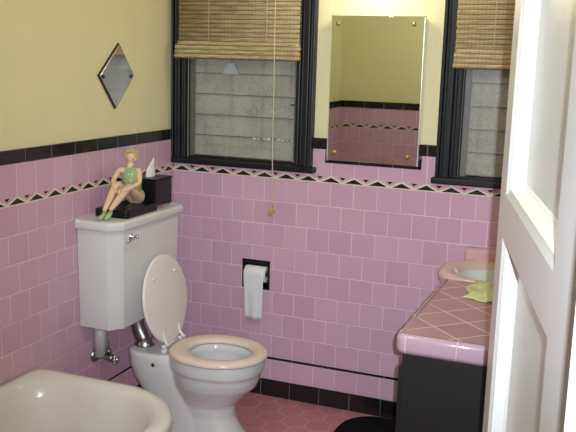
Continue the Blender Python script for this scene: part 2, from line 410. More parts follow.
w1 = window(1, W1[0], W1[1], .000, .712); w2 = window(2, W2[0], W2[1], 1.272, 1.985)
pm = bmesh.new()  # pale grey trapezoid on the room side of the louvres
loft(pm, [[(.245, .0225, 1.528), (.325, .0225, 1.528), (.303, .0225, 1.578), (.268, .0225, 1.578)], [(.245, .0240, 1.528), (.325, .0240, 1.528), (.303, .0240, 1.578), (.268, .0240, 1.578)]])
struct(fixn(link('pale_trapezoid', pm, M['patch'], w1)))
struct(link('louvre_catch', B(((.590, .014, 1.398), (.610, .026, 1.404))), M['iron'], w1))
gl = bmesh.new()  # white slivers standing in for a row of glints on the glass
for k, wd in enumerate((.014, .006, .018, .013, .005, .017, .010, .004, .015)): box(gl, (.405+k*.024, .022, 1.235+.0012*(k % 3)), (.405+k*.024+wd, .026, 1.240+.0012*(k % 2)))
struct(link('louvre_glint', gl, M['tissue'], w1))

# ------------------------------------------------------------------ bamboo shades
def shade(label, x0, x1, fx0, fx1, zb):
    root = thing('roman_shade', label, 'window shade', ((x0+x1)/2, -.05, zb), 'bamboo roman shades in the two windows')
    bm = bmesh.new(); z = zb+.070; rod = .0065; k = 0
    while z < 2.20:
        jig = random.uniform(-.002, .002)
        tube(bm, [(x0+jig, -.046, z), (x1+jig, -.046, z)], rod*.53, 6); z += rod; k += 1
    sm(rel(link('bamboo_panel', bm, M['bamboo'], root), root))
    # folded bundle at the bottom: three stacked folds
    bm = bmesh.new()
    for (y, zc, ry, rz, dx) in ((-.062, zb+.014, .016, .014, 0), (-.057, zb+.034, .018, .016, .002), (-.055, zb+.052, .017, .014, .001), (-.050, zb+.070, .012, .012, .008)):
        n = 20; rings = []
        for sx in range(25):
            xx = fx0+dx+(fx1-fx0-2*dx)*sx/24; wob = .0012*math.sin(sx*1.9+zc*70)
            rings.append([(xx, y+ry*math.cos(2*PI*i/n)*(1+.05*math.sin(i*2.6)), zc+wob+rz*math.sin(2*PI*i/n)) for i in range(n)])
        loft(bm, rings)
    sm(rel(link('folded_hem', bm, M['bamboo'], root), root))
    for q in (.26, .74):
        xx = x0+(x1-x0)*q; bm = bmesh.new(); tube(bm, [(xx, -.0525, zb+.08), (xx, -.0525, 2.20)], .0014, 6)
        sm(rel(link('lift_cord', bm, M['cord'], root), root))
    rel(link('head_rail', B(((x0, -.042, 2.195), (x1, -.025, 2.225))), M['bamboo'], root), root)
    return root
shade('woven bamboo roman shade over the wide window behind the toilet', .052, .648, .042, .656, 1.594)
shade('woven bamboo roman shade over the window right of the wall mirror', 1.329, 1.92, 1.328, 1.935, 1.585)
pc = thing('pull_cord', 'thin straw pull cord hanging below the left bamboo shade, two wooden pulls', 'cord', (.545, -.095, .905))
bm = bmesh.new(); tube(bm, [(.549, -.092, 2.2), (.549, -.092, 1.75), (.550, -.088, 1.2), (.546, -.060, .96), (.545, -.058, .945)], .0022, 6)
sm(rel(link('cord', bm, M['cord'], pc), pc))
for x_, z_ in ((.548, .928), (.530, .912)):
    bm = bmesh.new(); lathe(bm, [(.001, .018), (.004, .016), (.005, .006), (.009, -.010), (.008, -.016), (.001, -.017)], (x_, -.054, z_), n=12)
    sm(rel(link('wooden_pull', bm, M['wood'], pc), pc))

# ------------------------------------------------------------------ wall mirror cabinet
mc = thing('mirror_cabinet', 'tall frameless mirror with brass corner buttons between the two windows', 'mirror', (.99, 0, 1.17))
rel(link('cabinet_body', B(((.795, -.022, 1.172), (1.188, P0-.001, 1.790))), plain('white_metal', (.75, .74, .68), .35), mc, bevel=.002), mc)
bm = bmesh.new(); vs_ = box(bm, (.789, -.030, 1.170), (1.193, -.0245, 1.794)); bmesh.ops.rotate(bm, verts=vs_, cent=(0, -.027, 1.48), matrix=Matrix.Rotation(.0090, 3, 'X'))
rel(link('mirror_glass', bm, M['mirror'], mc, bevel=.0015), mc)
bm = B(((.786, -.0275, 1.168), (.790, -.012, 1.796)), ((1.192, -.0275, 1.168), (1.196, -.012, 1.796)), ((.786, -.0275, 1.793), (1.196, -.012, 1.797)))
rel(link('edge_trim', bm, plain('bright_edge', (.80, .80, .74), .3, .6), mc), mc)
for x_ in (.818, 1.150):
    for z_ in (1.205, 1.760):
        bm = bmesh.new(); lathe(bm, [(.0085, -.004), (.0095, .001), (.007, .005), (.001, .007)], (x_, -.032, z_), (0, -1, 0), 16)
        sm(rel(link('brass_button', bm, M['brass'], mc), mc))

# ------------------------------------------------------------------ diamond mirror
dm = thing('diamond_mirror', 'small diamond-shaped mirror on the yellow left wall', 'mirror', (-.012, -.485, 1.512))
def diamond(bm, x0, x1, s):
    c = (-.482, 1.513); pts = [(.020, .137), (.134, .002), (-.010, -.137), (-.130, .004)]
    loft(bm, [[(x, c[0]+p[0]*s, c[1]+p[1]*s) for p in pts] for x in (x0, x1)])
bm = bmesh.new(); diamond(bm, -.0125, -.003, 1.0); fixn(rel(link('dark_backing', bm, M['dark'], dm), dm))
bm = bmesh.new(); diamond(bm, -.003, .000, .955); fixn(rel(link('mirror_glass', bm, M['mirrordark'], dm, bevel=.0015), dm))
for y_ in (-.588, -.378):
    bm = bmesh.new(); lathe(bm, [(.007, -.002), (.008, .002), (.005, .005), (.001, .006)], (.001, y_, 1.512), (1, 0, 0), 14)
    sm(rel(link('rosette_screw', bm, M['dark'], dm), dm))

# ------------------------------------------------------------------ toilet
CY = -.528
tl = thing('toilet', 'white porcelain toilet with wall-hung tank and raised cream lid', 'toilet', (.40, CY, 0))
def poly(pts, z): return [(x, y, z) for x, y in pts]
def tank_outline(d, g=0.0):   # g grows the outline
    y0, y1 = -.768-g, -.250+g; x1 = .187+g
    return [(.0012, y0-.018), (x1-.038, y0-.022), (x1, y0+.034), (x1, y1-.040), (x1-.038, y1), (.0012, y1)]
bm = bmesh.new()
def shrink(pts, k): return [(.0012+(x-.0012)*k, -.52+(y+.52)*k) for x, y in pts]
loft(bm, [poly(shrink(tank_outline(0), .93), .500), poly(shrink(tank_outline(0), .965), .504), poly(shrink(tank_outline(0), .97), .60), poly(tank_outline(0), .916)])
tank = wn_bevel(fixn(rel(link('tank', bm, M['porcelain'], tl), tl)), .008)
bm = bmesh.new(); loft(bm, [poly(tank_outline(0, .014), .916), poly(tank_outline(0, .016), .922), poly(tank_outline(0, .016), .946), poly(tank_outline(0, .010), .953)])
wn_bevel(fixn(rel(link('tank_lid', bm, M['porcelain'], tl), tl)), .004)
bm = bmesh.new(); lathe(bm, [(.013, -.004), (.013, .004), (.006, .008), (.006, .022), (.001, .024)], (.187, -.684, .882), (1, 0, 0), 16)
tube(bm, [(.206, -.684, .882), (.212, -.700, .880), (.212, -.735, .874), (.210, -.745, .873)], [.006, .006, .0055, .008], 10)
ball(bm, (.208, -.668, .880), .008)
sm(rel(link('flush_handle', bm, M['chrome'], tl), tl))
# bowl, trap and foot: one casting
BX = .010
bm = bmesh.new()
secs = [(0, .468, .188, .122, 2.4), (.012, .468, .186, .120, 2.4), (.03, .462, .172, .104, 2.3), (.07, .450, .156, .092, 2.2), (.12, .440, .140, .088, 2.1), (.17, .445, .132, .094, 2), (.205, .462, .146, .112, 2), (.235, .476, .164, .130, 2),
        (.265, .488, .182, .147, 2.05), (.295, .494, .188, .157, 2.1), (.322, .496, .191, .162, 2.15), (.332, .498, .199, .170, 2.15), (.356, .499, .201, .173, 2.15), (.380, .499, .200, .172, 2.15), (.386, .499, .195, .167, 2.15)]
loft(bm, [sup(cx+BX, CY, rx, ry, z, e=e) for z, cx, rx, ry, e in secs])
secs = [(0, .30, .50, .118), (.012, .30, .50, .118), (.04, .285, .50, .105), (.08, .255, .50, .098), (.14, .200, .48, .096), (.20, .150, .46, .100), (.25, .118, .44, .104), (.30, .100, .42, .108), (.335, .094, .40, .108), (.362, .094, .36, .106), (.372, .100, .34, .100)]
loft(bm, [sup((a+b)/2+BX, CY, (b-a)/2, ry, z, e=2.7) for z, a, b, ry in secs])
body = fixn(link('bowl', bm, M['porcelain']))
md = body.modifiers.new('r', 'REMESH'); md.mode = 'VOXEL'; md.voxel_size = .0052
s2 = body.modifiers.new('s', 'SMOOTH'); s2.factor = .5; s2.iterations = 7
apply_mods(body)
bm = bmesh.new()
loft(bm, [sup(cx, CY, rx, ry, z) for z, cx, rx, ry in ((.19, .43, .03, .03), (.20, .45, .07, .055), (.24, .48, .105, .085), (.29, .505, .130, .108), (.333, .515, .142, .122), (.353, .517, .136, .118), (.41, .517, .134, .116))])
cut = fixn(link('cut', bm, None))
md = body.modifiers.new('b', 'BOOLEAN'); md.object = cut; md.operation = 'DIFFERENCE'; md.solver = 'EXACT'
apply_mods(body); bpy.data.objects.remove(cut)
if not body.data.materials: body.data.materials.append(M['porcelain'])
body.parent = tl; rel(body, tl)
bm = bmesh.new(); loft(bm, [sup(.48, CY, .094, .074, .232), sup(.48, CY, .002, .002, .233)], True, True)
sm(fixn(rel(link('bowl_water', bm, plain('still_water', (.30, .31, .30), .03), tl), tl)))
# seat ring
def seat_ring(o_, t): return o_
bm = bmesh.new(); n = 56
def egg(cx, rx, ry, t):     # squarer towards the hinge
    c, s_ = math.cos(t), math.sin(t); e = 2.0 if c > 0 else 2.7
    tp = 1-.20*max(0, -c)**1.5; return cx+rx*math.copysign(abs(c)**(2/e), c), CY+ry*tp*math.copysign(abs(s_)**(2/e), s_)
prof = [(.206, .184, .3865), (.209, .187, .393), (.207, .185, .401), (.200, .178, .408), (.178, .156, .4115), (.152, .129, .4095), (.136, .114, .403), (.132, .110, .396), (.135, .113, .3875)]
rings = [[(*egg(.515 if rx > .16 else .524, rx, ry, 2*PI*i/n), z) for i in range(n)] for rx, ry, z in prof]
rings.append(rings[0]); R = [[bm.verts.new(p) for p in r] for r in rings[:-1]]
for a, b in zip(R, R[1:]+R[:1]):
    for i in range(n): bm.faces.new((a[i], a[(i+1) % n], b[(i+1) % n], b[i]))
sm(fixn(rel(link('seat', bm, M['seat'], tl), tl)))
# raised lid leaning to the tank
bm = bmesh.new()
def lidpt(a, b, d):   # a along y, b up from hinge, d thickness outwards
    base = Vector((.286, CY, .405)); upv = Vector((-.150, 0, 1)).normalized(); nv = Vector((1, 0, .150)).normalized()
    return base+Vector((0, 1, 0))*a+upv*b+nv*d
def lid_out(k, d):
    out = []
    for i in range(n):
        t = 2*PI*i/n; c, s_ = math.cos(t), math.sin(t); e = 2.0 if s_ > 0 else 2.5
        tp = 1-.28*max(0, -s_)**1.3; out.append(lidpt(.178*tp*k*math.copysign(abs(c)**(2/e), c), .188+.190*k*math.copysign(abs(s_)**(2/e), s_), d))
    return out
loft(bm, [lid_out(.93, -.006), lid_out(.985, -.004), lid_out(1.0, .002), lid_out(.985, .008), lid_out(.95, .010)])
lid = sm(fixn(rel(link('lid', bm, plain('cream_lid', (.80, .70, .65), .25, var=.02), tl), tl)))
for a, b in ((-.085, .290), (.085, .290)):
    bm = bmesh.new(); ball(bm, lidpt(a, b, .011), .009, .7, 1, 1); sm(rel(link('lid_bumper', bm, M['seat'], tl), tl))
for s_ in (-1, 1):
    y_ = CY+s_*.066; bm = bmesh.new()
    lathe(bm, [(.014, -.010), (.016, 0), (.014, .010), (.008, .016)], (.290, y_, .384), (0, 0, 1), 14)
    tube(bm, [(.294, y_-.016, .402), (.294, y_+.016, .402)], .010, 12)
    tube(bm, [(.318, y_, .410), (.303, y_, .416), (.291, y_, .440), (.286, y_, .468)], [.008, .008, .0065, .004], 8)
    sm(rel(link('hinge', bm, M['porcelain'], tl), tl))
bm = bmesh.new(); tube(bm, [(.293, CY-.085, .402), (.293, CY+.085, .402)], .0055, 10); sm(rel(link('hinge_bar', bm, M['seat'], tl), tl))
bm = bmesh.new(); ball(bm, (.262, CY-.1085, .330), .0085, 1, .6, 1); sm(rel(link('bolt_hole', bm, M['dark'], tl), tl))
# flush elbow
bm = bmesh.new()
tube(bm, [(.122, CY, .510), (.122, CY, .490), (.124, CY, .462), (.134, CY, .430), (.150, CY, .402), (.158, CY, .380)], [.032, .032, .033, .034, .035, .035], 20)
lathe(bm, [(.038, -.004), (.038, .006), (.033, .010)], (.122, CY, .490), n=24)
lathe(bm, [(.047, -.004), (.048, .006), (.041, .016), (.038, .028), (.035, .030)], (.158, CY, .372), n=28)
sm(fixn(rel(link('flush_elbow', bm, M['steel'], tl), tl)))
for q in ((.535, CY-.112), (.535, CY+.112)):
    bm = bmesh.new(); lathe(bm, [(.016, 0), (.015, .008), (.010, .015), (.001, .018)], (q[0], q[1], .008), n=14); sm(rel(link('bolt_cap', bm, M['porcelain'], tl), tl))
bm = bmesh.new(); lathe(bm, [(.010, 0), (.010, .004), (.004, .006), (.004, .014), (.001, .015)], (.335, CY-.123, 0.002), n=10)
sm(rel(link('floor_bolt', bm, M['steel'], tl), tl))
# supply valve
sv = thing('supply_valve', 'chrome angle valve with supply tube on pink wall below the tank', 'valve', (.0, -.675, .345))
bm = bmesh.new(); tube(bm, [(.028, -.672, .345), (.028, -.672, .499)], .024, 14); fixn(sm(rel(link('grey_upright', bm, M['upright'], sv), sv)))  # plain grey upright cylinder between valve and tank
bm = bmesh.new(); lathe(bm, [(.030, .001), (.030, .004), (.022, .012), (.012, .016), (.012, .075), (.016, .078), (.016, .090), (.010, .094), (.001, .095)], (0, -.675, .345), (1, 0, 0), 20)
lathe(bm, [(.010, 0), (.010, .022), (.012, .022), (.012, .032), (.006, .034)], (.066, -.668, .345), (0, 0, 1), 14)
sm(fixn(rel(link('valve_body', bm, M['steel'], sv), sv)))
bm = bmesh.new(); tube(bm, [(.066, -.668, .375), (.066, -.668, .44), (.060, -.665, .5005)], .0045, 8); sm(rel(link('supply_tube', bm, M['chrome'], sv), sv))
bm = bmesh.new(); hc = Vector((.108, -.675, .343)); tube(bm, [(.092, -.675, .345), (.118, -.675, .343)], .006, 8)
for k in range(8):
    t = 2*PI*k/8; ball(bm, hc+Vector((0, .018*math.cos(t), .018*math.sin(t))), .0065)
bmesh.ops.create_cone(bm, cap_ends=True, segments=20, radius1=.018, radius2=.018, depth=.010, matrix=Matrix.Translation(hc) @ Matrix.Rotation(PI/2, 4, 'Y'))
sm(rel(link('valve_handle', bm, M['chrome'], sv), sv))

# ------------------------------------------------------------------ tissue box cover and figurine on the tank lid
LZ = .953
tb = thing('tissue_box_cover', 'black tissue box cover on chrome ball feet on the toilet tank', 'tissue box', (.105, -.35, LZ))
bm = B(((.035, -.455, LZ+.014), (.170, -.318, LZ+.126)))
rel(link('box_shell', bm, M['blackceramic'], tb, bevel=.004), tb)
bm = B(((.031, -.459, LZ+.126), (.174, -.314, LZ+.132))); rel(link('box_top', bm, M['blackceramic'], tb, bevel=.003), tb)
bm = B(((.178, -.415, LZ+.120), (.180, -.295, LZ+.124)))
for x_ in (.045, .163):
    for y_ in (-.440, -.330):
        bm2 = bmesh.new(); ball(bm2, (x_, y_, LZ+.0075), .0075); sm(rel(link('ball_foot', bm2, M['chrome'], tb), tb))
bm.free()
bm = bmesh.new(); rings = []
for j in range(9):
    f_ = j/8; ww = .032*(1-f_**3*.62); off = (.032-ww)*.9
    rings.append([(.100+(.010*(1-f_)+.004)*math.sin(2*PI*i/20)+.003*math.sin(i*2.1+j), -.385+off+ww*math.cos(2*PI*i/20), LZ+.128+f_*.072+(.012*math.cos(2*PI*i/20) if j > 4 else 0)*f_) for i in range(20)])
loft(bm, rings); sm(fixn(rel(link('tissue', bm, M['tissue'], tb), tb)))

fg = thing('bathing_figurine', 'ceramic bathing woman in green swimsuit clasping her knees on a black plinth', 'figurine', (.10, -.58, LZ))
bm = bmesh.new(); loft(bm, [[(x, y, z) for x, y in ((.030, -.700), (.172, -.700), (.182, -.690), (.182, -.462), (.030, -.462))] for z in (LZ+.0005, LZ+.034)])
rel(fixn(link('black_plinth', bm, M['blackceramic'], fg, bevel=.005, seg=3)), fg)
def skin(name, verts, edges, radii, mat, parent, root=0, sub=2):
    me = bpy.data.meshes.new(name); me.from_pydata(verts, edges, []); o = bpy.data.objects.new(name, me); C.objects.link(o)
    me.materials.append(mat)
    s_ = o.modifiers.new('skin', 'SKIN'); s_.use_smooth_shade = True
    for i, r in enumerate(radii):
        d = me.skin_vertices[0].data[i]; d.radius = (r, r) if not isinstance(r, tuple) else r; d.use_root = (i == root)
    ss = o.modifiers.new('sub', 'SUBSURF'); ss.levels = sub; ss.render_levels = sub
    bpy.context.view_layer.update(); apply_mods(o)
    if not o.data.materials: o.data.materials.append(mat)
    o.parent = parent; rel(o, parent); return o
PZ = LZ+.034
V = [(.098, -.500, PZ+.024),   #0 pelvis
     (.100, -.520, PZ+.052),   #1 waist
     (.102, -.535, PZ+.090),   #2 ribs
     (.102, -.548, PZ+.128),   #3 chest
     (.103, -.553, PZ+.150),   #4 neck base
     (.105, -.552, PZ+.164),   #5 neck
     (.107, -.550, PZ+.180),   #6 head low
     (.108, -.546, PZ+.204),   #7 head top
     (.082, -.510, PZ+.022),   #8 hip L(far)
     (.088, -.632, PZ+.096),   #9 knee far
     (.094, -.694, PZ+.036),   #10 mid shin far
     (.098, -.738, PZ-.004),   #11 ankle far
     (.122, -.510, PZ+.022),   #12 hip near
     (.138, -.618, PZ+.086),   #13 knee near
     (.128, -.680, PZ+.038),   #14
     (.122, -.732, PZ+.002),   #15 ankle near
     (.066, -.570, PZ+.148),   #16 shoulder far
     (.066, -.620, PZ+.108),   #17 elbow far
     (.098, -.668, PZ+.072),   #18 wrist far
     (.140, -.540, PZ+.142),   #19 shoulder near
     (.162, -.574, PZ+.096),   #20 elbow near
     (.148, -.640, PZ+.078),   #21 wrist near
     (.130, -.664, PZ+.070),   #22 hand near
     (.116, -.664, PZ+.068)]   #23 hand far
Ed = [(0,1),(1,2),(2,3),(3,4),(4,5),(5,6),(6,7),(0,8),(8,9),(9,10),(10,11),(0,12),(12,13),(13,14),(14,15),(3,16),(16,17),(17,18),(18,23),(3,19),(19,20),(20,21),(21,22)]
Rd = [.034,.026,.028,.027,.018,.015,.016,.014,.027,.0175,.0150,.0095,.028,.0180,.0155,.0095,.0145,.0110,.0085,.0145,.0110,.0085,.0085,.0085]
skin('body', V, Ed, Rd, M['skin'], fg)
skin('swimsuit', [(.100, -.498, PZ+.024), (.101, -.518, PZ+.052), (.105, -.540, PZ+.095), (.107, -.556, PZ+.134), (.080, -.510, PZ+.026), (.124, -.512, PZ+.026), (.096, -.560, PZ+.158), (.118, -.553, PZ+.162), (.107, -.557, PZ+.148)],
     [(0,1),(1,2),(2,3),(0,4),(0,5),(3,8),(8,6),(8,7)], [.040,.035,.042,.044,.031,.032,.007,.007,.028], M['green'], fg)
# head, hair, face
HC = Vector((.109, -.549, PZ+.200))
bm = bmesh.new(); ball(bm, HC, .0235, .92, .98, 1.25, 20); fd = Vector((.72, -.66, .05)).normalized()
ball(bm, HC+fd*.0225+Vector((0, 0, -.002)), .0035, 1, 1, 1.6, 8)          # nose
ball(bm, HC+fd*.010+Vector((0, 0, -.016)), .009, 1, 1, .9, 12)          # chin
sm(rel(link('head', bm, M['skin'], fg), fg))
bm = bmesh.new(); ball(bm, HC-fd*.006+Vector((0, 0, .008)), .0245, 1, 1, 1.05, 20)
rnd = random.Random(3); sd = Vector((fd.y, -fd.x, 0)).normalized()
for k in range(34):
    a = rnd.uniform(-2.6, 2.6); h_ = rnd.uniform(-.012, .026)
    if abs(a) < .9 and h_ < .016: continue
    dirv = fd*math.cos(a)+sd*math.sin(a); rr = math.sqrt(max(.0001, .0270**2-(h_-.006)**2)); ball(bm, HC-fd*.003+dirv*rr+Vector((0, 0, h_)), rnd.uniform(.0045, .0065), seg=8)
sm(rel(link('hair', bm, M['hair'], fg), fg))
for s_ in (-1, 1):
    bm = bmesh.new(); ball(bm, HC+fd*.0208+sd*s_*.007+Vector((0, 0, .003)), .0024, 1, 1, .5, 8); sm(rel(link('eye', bm, M['dark'], fg), fg))
    bm = bmesh.new(); ball(bm, HC-fd*.0+sd*s_*.0185+Vector((0, 0, -.002)), .005, .6, .6, 1, 8); sm(rel(link('ear', bm, M['skin'], fg), fg))
bm = bmesh.new(); ball(bm, HC+fd*.0220+Vector((0, 0, -.0105)), .0038, 1, 1, .5, 8); sm(rel(link('lips', bm, M['lips'], fg), fg))
for sx, sh in ((1, (.122, -.732)), (0, (.098, -.738))):
    x_, y_ = sh; bm = bmesh.new()
    tube(bm, [(x_, y_+.010, PZ-.002), (x_+.002, y_-.008, PZ-.014 if sx else PZ-.020), (x_+.004, y_-.024, LZ+.0125), (x_+.006, y_-.040, LZ+.007)], [.008, .011, .010, .005], 12)
    sm(fixn(rel(link('shoe', bm, M['green'], fg), fg)))
for s_, wr in ((1, (.130, -.664, PZ+.070)), (-1, (.116, -.664, PZ+.068))):
    bm = bmesh.new()
    for k in range(4):
        a = Vector(wr)+Vector((0, -.002, .006-.0036*k))
        tube(bm, [a, a+Vector((-.008*s_, -.005, 0)), a+Vector((-.016*s_, -.003, -.001))], [.0024, .0022, .0016], 6)
    a = Vector(wr)+Vector((0, .002, .007)); tube(bm, [a, a+Vector((-.004*s_, .001, .006)), a+Vector((-.009*s_, .0, .007))], [.0026, .0024, .0018], 6)
    sm(fixn(rel(link('fingers', bm, M['skin'], fg), fg)))
bm = bmesh.new()
for (a, b, c) in ((.131, -.572, .122), (.124, -.580, .105), (.116, -.584, .130), (.136, -.556, .086), (.138, -.556, .108)): ball(bm, (a, b, PZ+c), .0042, seg=8)
sm(rel(link('white_flower', bm, M['tissue'], fg), fg))

# ------------------------------------------------------------------ toilet paper holder
ph = thing('toilet_paper_holder', 'black ceramic recessed paper holder set in the pink back wall', 'paper holder', (.445, 0, hz0))
bm = B(((hx0, -.004, hz0), (hx0+.011, P0-.001, hz1)), ((hx1-.011, -.004, hz0), (hx1, P0-.001, hz1)), ((hx0, -.004, hz0), (hx1, P0-.001, hz0+.010)), ((hx0, -.004, hz1-.020), (hx1, P0-.001, hz1)), ((hx0+.001, .060, hz0), (hx1-.001, .064, hz1)), ((hx0+.003, P0, hz0+.003), (hx0+.009, .062, hz1-.003)), ((hx1-.009, P0, hz0+.003), (hx1-.003, .062, hz1-.003)), ((hx0+.003, P0, hz0+.003), (hx1-.003, .062, hz0+.009)), ((hx0+.003, P0, hz1-.009), (hx1-.003, .062, hz1-.003)))
rel(link('recess_frame', bm, M['blackceramic'], ph, bevel=.002), ph)
bm = bmesh.new(); tube(bm, [(hx0+.010, .006, .600), (hx1-.010, .006, .600)], .009, 14)
for x_ in (hx0+.006, hx1-.006): tube(bm, [(x_+(.003 if x_ < .44 else -.003), .030, .600), (x_+(.003 if x_ < .44 else -.003), .006, .600), (x_+(.003 if x_ < .44 else -.003), -.006, .600)], [.013, .012, .008], 10)
sm(rel(link('roller', bm, M['blackceramic'], ph), ph))
tr = thing('toilet_paper_roll', 'white toilet paper roll hanging in the black wall holder', 'toilet paper', (.445, -.040, .597))
bm = bmesh.new(); n = 36; x0_, x1_ = .398, .500
rr = [(.012, x0_), (.036, x0_), (.038, x0_+.002), (.038, x1_-.002), (.036, x1_), (.012, x1_)]
R = [[bm.verts.new((x, .004+r*math.cos(2*PI*i/n), .600+r*math.sin(2*PI*i/n))) for i in range(n)] for r, x in rr]
for a, b in zip(R, R[1:]+R[:1]):
    for i in range(n): bm.faces.new((a[i], a[(i+1) % n], b[(i+1) % n], b[i]))
fixn(sm(rel(link('paper_roll', bm, M['paper'], tr), tr)))
bm = bmesh.new(); prev = None
cols = 10; pathp = [(.004-.0395*math.sin(t), .600+.0395*math.cos(t)) for t in [.2*k for k in range(9)]]+[(-.0355+.0012*k, .600-.014-.0258*k) for k in range(9)]
Rr = []
for j, (y, z) in enumerate(pathp):
    row = []
    for i in range(cols+1):
        f_ = i/cols; dn = max(0, j-9)/8; tap = 1-.16*dn
        row.append(bm.verts.new((.446+(f_-.5)*(x1_-x0_)*tap, y+.005*dn*math.sin(f_*9), z+(.003*math.sin(f_*20) if j == len(pathp)-1 else 0))))
    Rr.append(row)
for a, b in zip(Rr, Rr[1:]):
    for i in range(cols): bm.faces.new((a[i], a[i+1], b[i+1], b[i]))
so = sm(rel(link('hanging_sheet', bm, M['paper'], tr), tr)); md = so.modifiers.new('s', 'SOLIDIFY'); md.thickness = .0012; md.offset = 0

# ------------------------------------------------------------------ bathtub
def rrect(x0, y0, x1, y1, rad, z, seg=10):     # rad: radii for (x0y0, x1y0, x1y1, x0y1)
    pts = []
    for (cx, cy, r, a0) in ((x0+rad[0], y0+rad[0], rad[0], PI), (x1-rad[1], y0+rad[1], rad[1], 1.5*PI), (x1-rad[2], y1-rad[2], rad[2], 0), (x0+rad[3], y1-rad[3], rad[3], .5*PI)):
        for k in range(seg+1): t = a0+.5*PI*k/seg; pts.append((cx+r*math.cos(t), cy+r*math.sin(t), z))
    return pts
bt = thing('bathtub', 'cream enamel bathtub with rounded rolled rim along the left wall', 'bathtub', (.38, -1.83, 0))
TY = -1.045; TX = .715; TZ = .425; FYI = FY+.004
bm = bmesh.new(); rings = []
def ring(i0, z, rr_=(.03, .06, .30, .02)): # inset i0 from outer outline, walls at x=0 and FY
    return rrect(.002+min(i0, .045)*(i0 > 0), FYI+i0*.8, TX-i0, TY-i0*1.0, tuple(max(.012, r-i0*.55) for r in rr_), z)
rings += [rrect(.002, FYI, TX-.055, TY-.055, (.02, .03, .26, .015), 0.0), rrect(.002, FYI, TX-.045, TY-.045, (.02, .03, .26, .015), .34), rrect(.002, FYI, TX-.012, TY-.012, (.02, .06, .29, .015), .372),
          rrect(.002, FYI, TX, TY, (.02, .06, .30, .015), .392), rrect(.002, FYI, TX-.003, TY-.003, (.02, .06, .30, .015), .410), rrect(.004, FYI+.002, TX-.016, TY-.012, (.02, .06, .29, .02), TZ),
          rrect(.030, FYI+.05, TX-.040, TY-.034, (.05, .06, .275, .06), TZ+.003), rrect(.048, FYI+.07, TX-.058, TY-.052, (.08, .08, .265, .12), TZ-.003),
          rrect(.060, FYI+.09, TX-.072, TY-.072, (.10, .10, .26, .16), TZ-.022), rrect(.070, FYI+.11, TX-.085, TY-.110, (.12, .12, .25, .18), .33),
          rrect(.085, FYI+.14, TX-.100, TY-.170, (.13, .13, .24, .19), .22), rrect(.105, FYI+.18, TX-.120, TY-.250, (.14, .14, .22, .18), .11), rrect(.15, FYI+.25, TX-.165, TY-.34, (.12, .12, .17, .15), .07), rrect(.25, FYI+.40, TX-.25, TY-.5, (.08, .08, .1, .08), .062)]
loft(bm, rings); tub = sm(fixn(rel(link('tub_shell', bm, M['tubenamel'], bt), bt)))
bm = bmesh.new(); lathe(bm, [(.030, 0), (.030, .003), (.022, .004), (.001, .002)], (.38, -2.25, .064), n=20); sm(rel(link('drain', bm, M['chrome'], bt), bt))

# ------------------------------------------------------------------ vanity cabinet, countertop, basin
CT = .805; CH = .058
vc = thing('vanity_cabinet', 'black vanity cabinet under the pink tiled countertop', 'cabinet', (1.78, -.80, 0))
bm = B(((1.440, -1.165, .07), (RX-.002, -.462, CT-CH-.0005)), ((1.49, -1.12, 0), (RX-.002, -.47, .07)))
rel(link('cabinet_body', bm, M['cabinet'], vc, bevel=.002), vc)
for a, b in ((-1.150, -.815), (-.805, -.475)):
    d_ = rel(link('cabinet_door', B(((1.426, a, .09), (1.4395, b, .70))), M['cabinet'], vc, bevel=.003), vc)
    bm = bmesh.new(); ball(bm, (1.416, (b-.04) if a < -1 else (a+.04), .55), .010); tube(bm, [(1.416, (b-.04) if a < -1 else (a+.04), .55), (1.430, (b-.04) if a < -1 else (a+.04), .55)], .004)
    k_ = sm(link('knob', bm, M['chrome'], d_)); k_.data.transform(Matrix.Translation(-vc.location))
ct = thing('countertop', 'pink tiled countertop with bullnose edge over the black vanity', 'countertop', (1.77, -.80, CT))
rel(link('tiled_top', B(((1.421, -1.158, CT-.012), (RX-.002, -.452, CT))), M['counter'], ct), ct)
bm = bmesh.new(); rings = []
# bullnose L-strip along the front (-y) and the left (-x) side
prof = [(-.006, 0), (.001, .0), (.008, -.003), (.013, -.009), (.014, -.018), (.014, -.046), (.010, -.058), (-.006, -.058)]   # (outward, down)
def edge_path(o_):
    pts = [(1.430-o_, -.452)]
    for k in range(9): t = PI+.5*PI*k/8; pts.append((1.430+.012+(.012+o_)*math.cos(t), -1.158+.012+(.012+o_)*math.sin(t)))
    pts.append((RX-.002, -1.158-o_)); return pts
P_ = [edge_path(o_) for o_, _ in prof]
for i in range(len(P_[0])): rings.append([(P_[j][i][0], P_[j][i][1], CT+.0006+prof[j][1]) for j in range(len(prof))])
loft(bm, rings); fixn(rel(link('bullnose_edge', bm, tile_mat('pale_pink_edge_tile', 'X', 1.60, (.51, .325, .39), (.54, .35, .42), (.78, .6, .66), w=.152, h=.3, z0=.9, shift=0, rough=.15), ct, bevel=0), ct))
bn = [o for o in ct.children if o.name.startswith('bullnose')][0]; sm(bn)
wb = thing('washbasin', 'pinkish beige washbasin in the corner behind the tiled countertop', 'sink', (1.70, -.25, 0))
bm = bmesh.new(); bx, by = 1.700, -.228
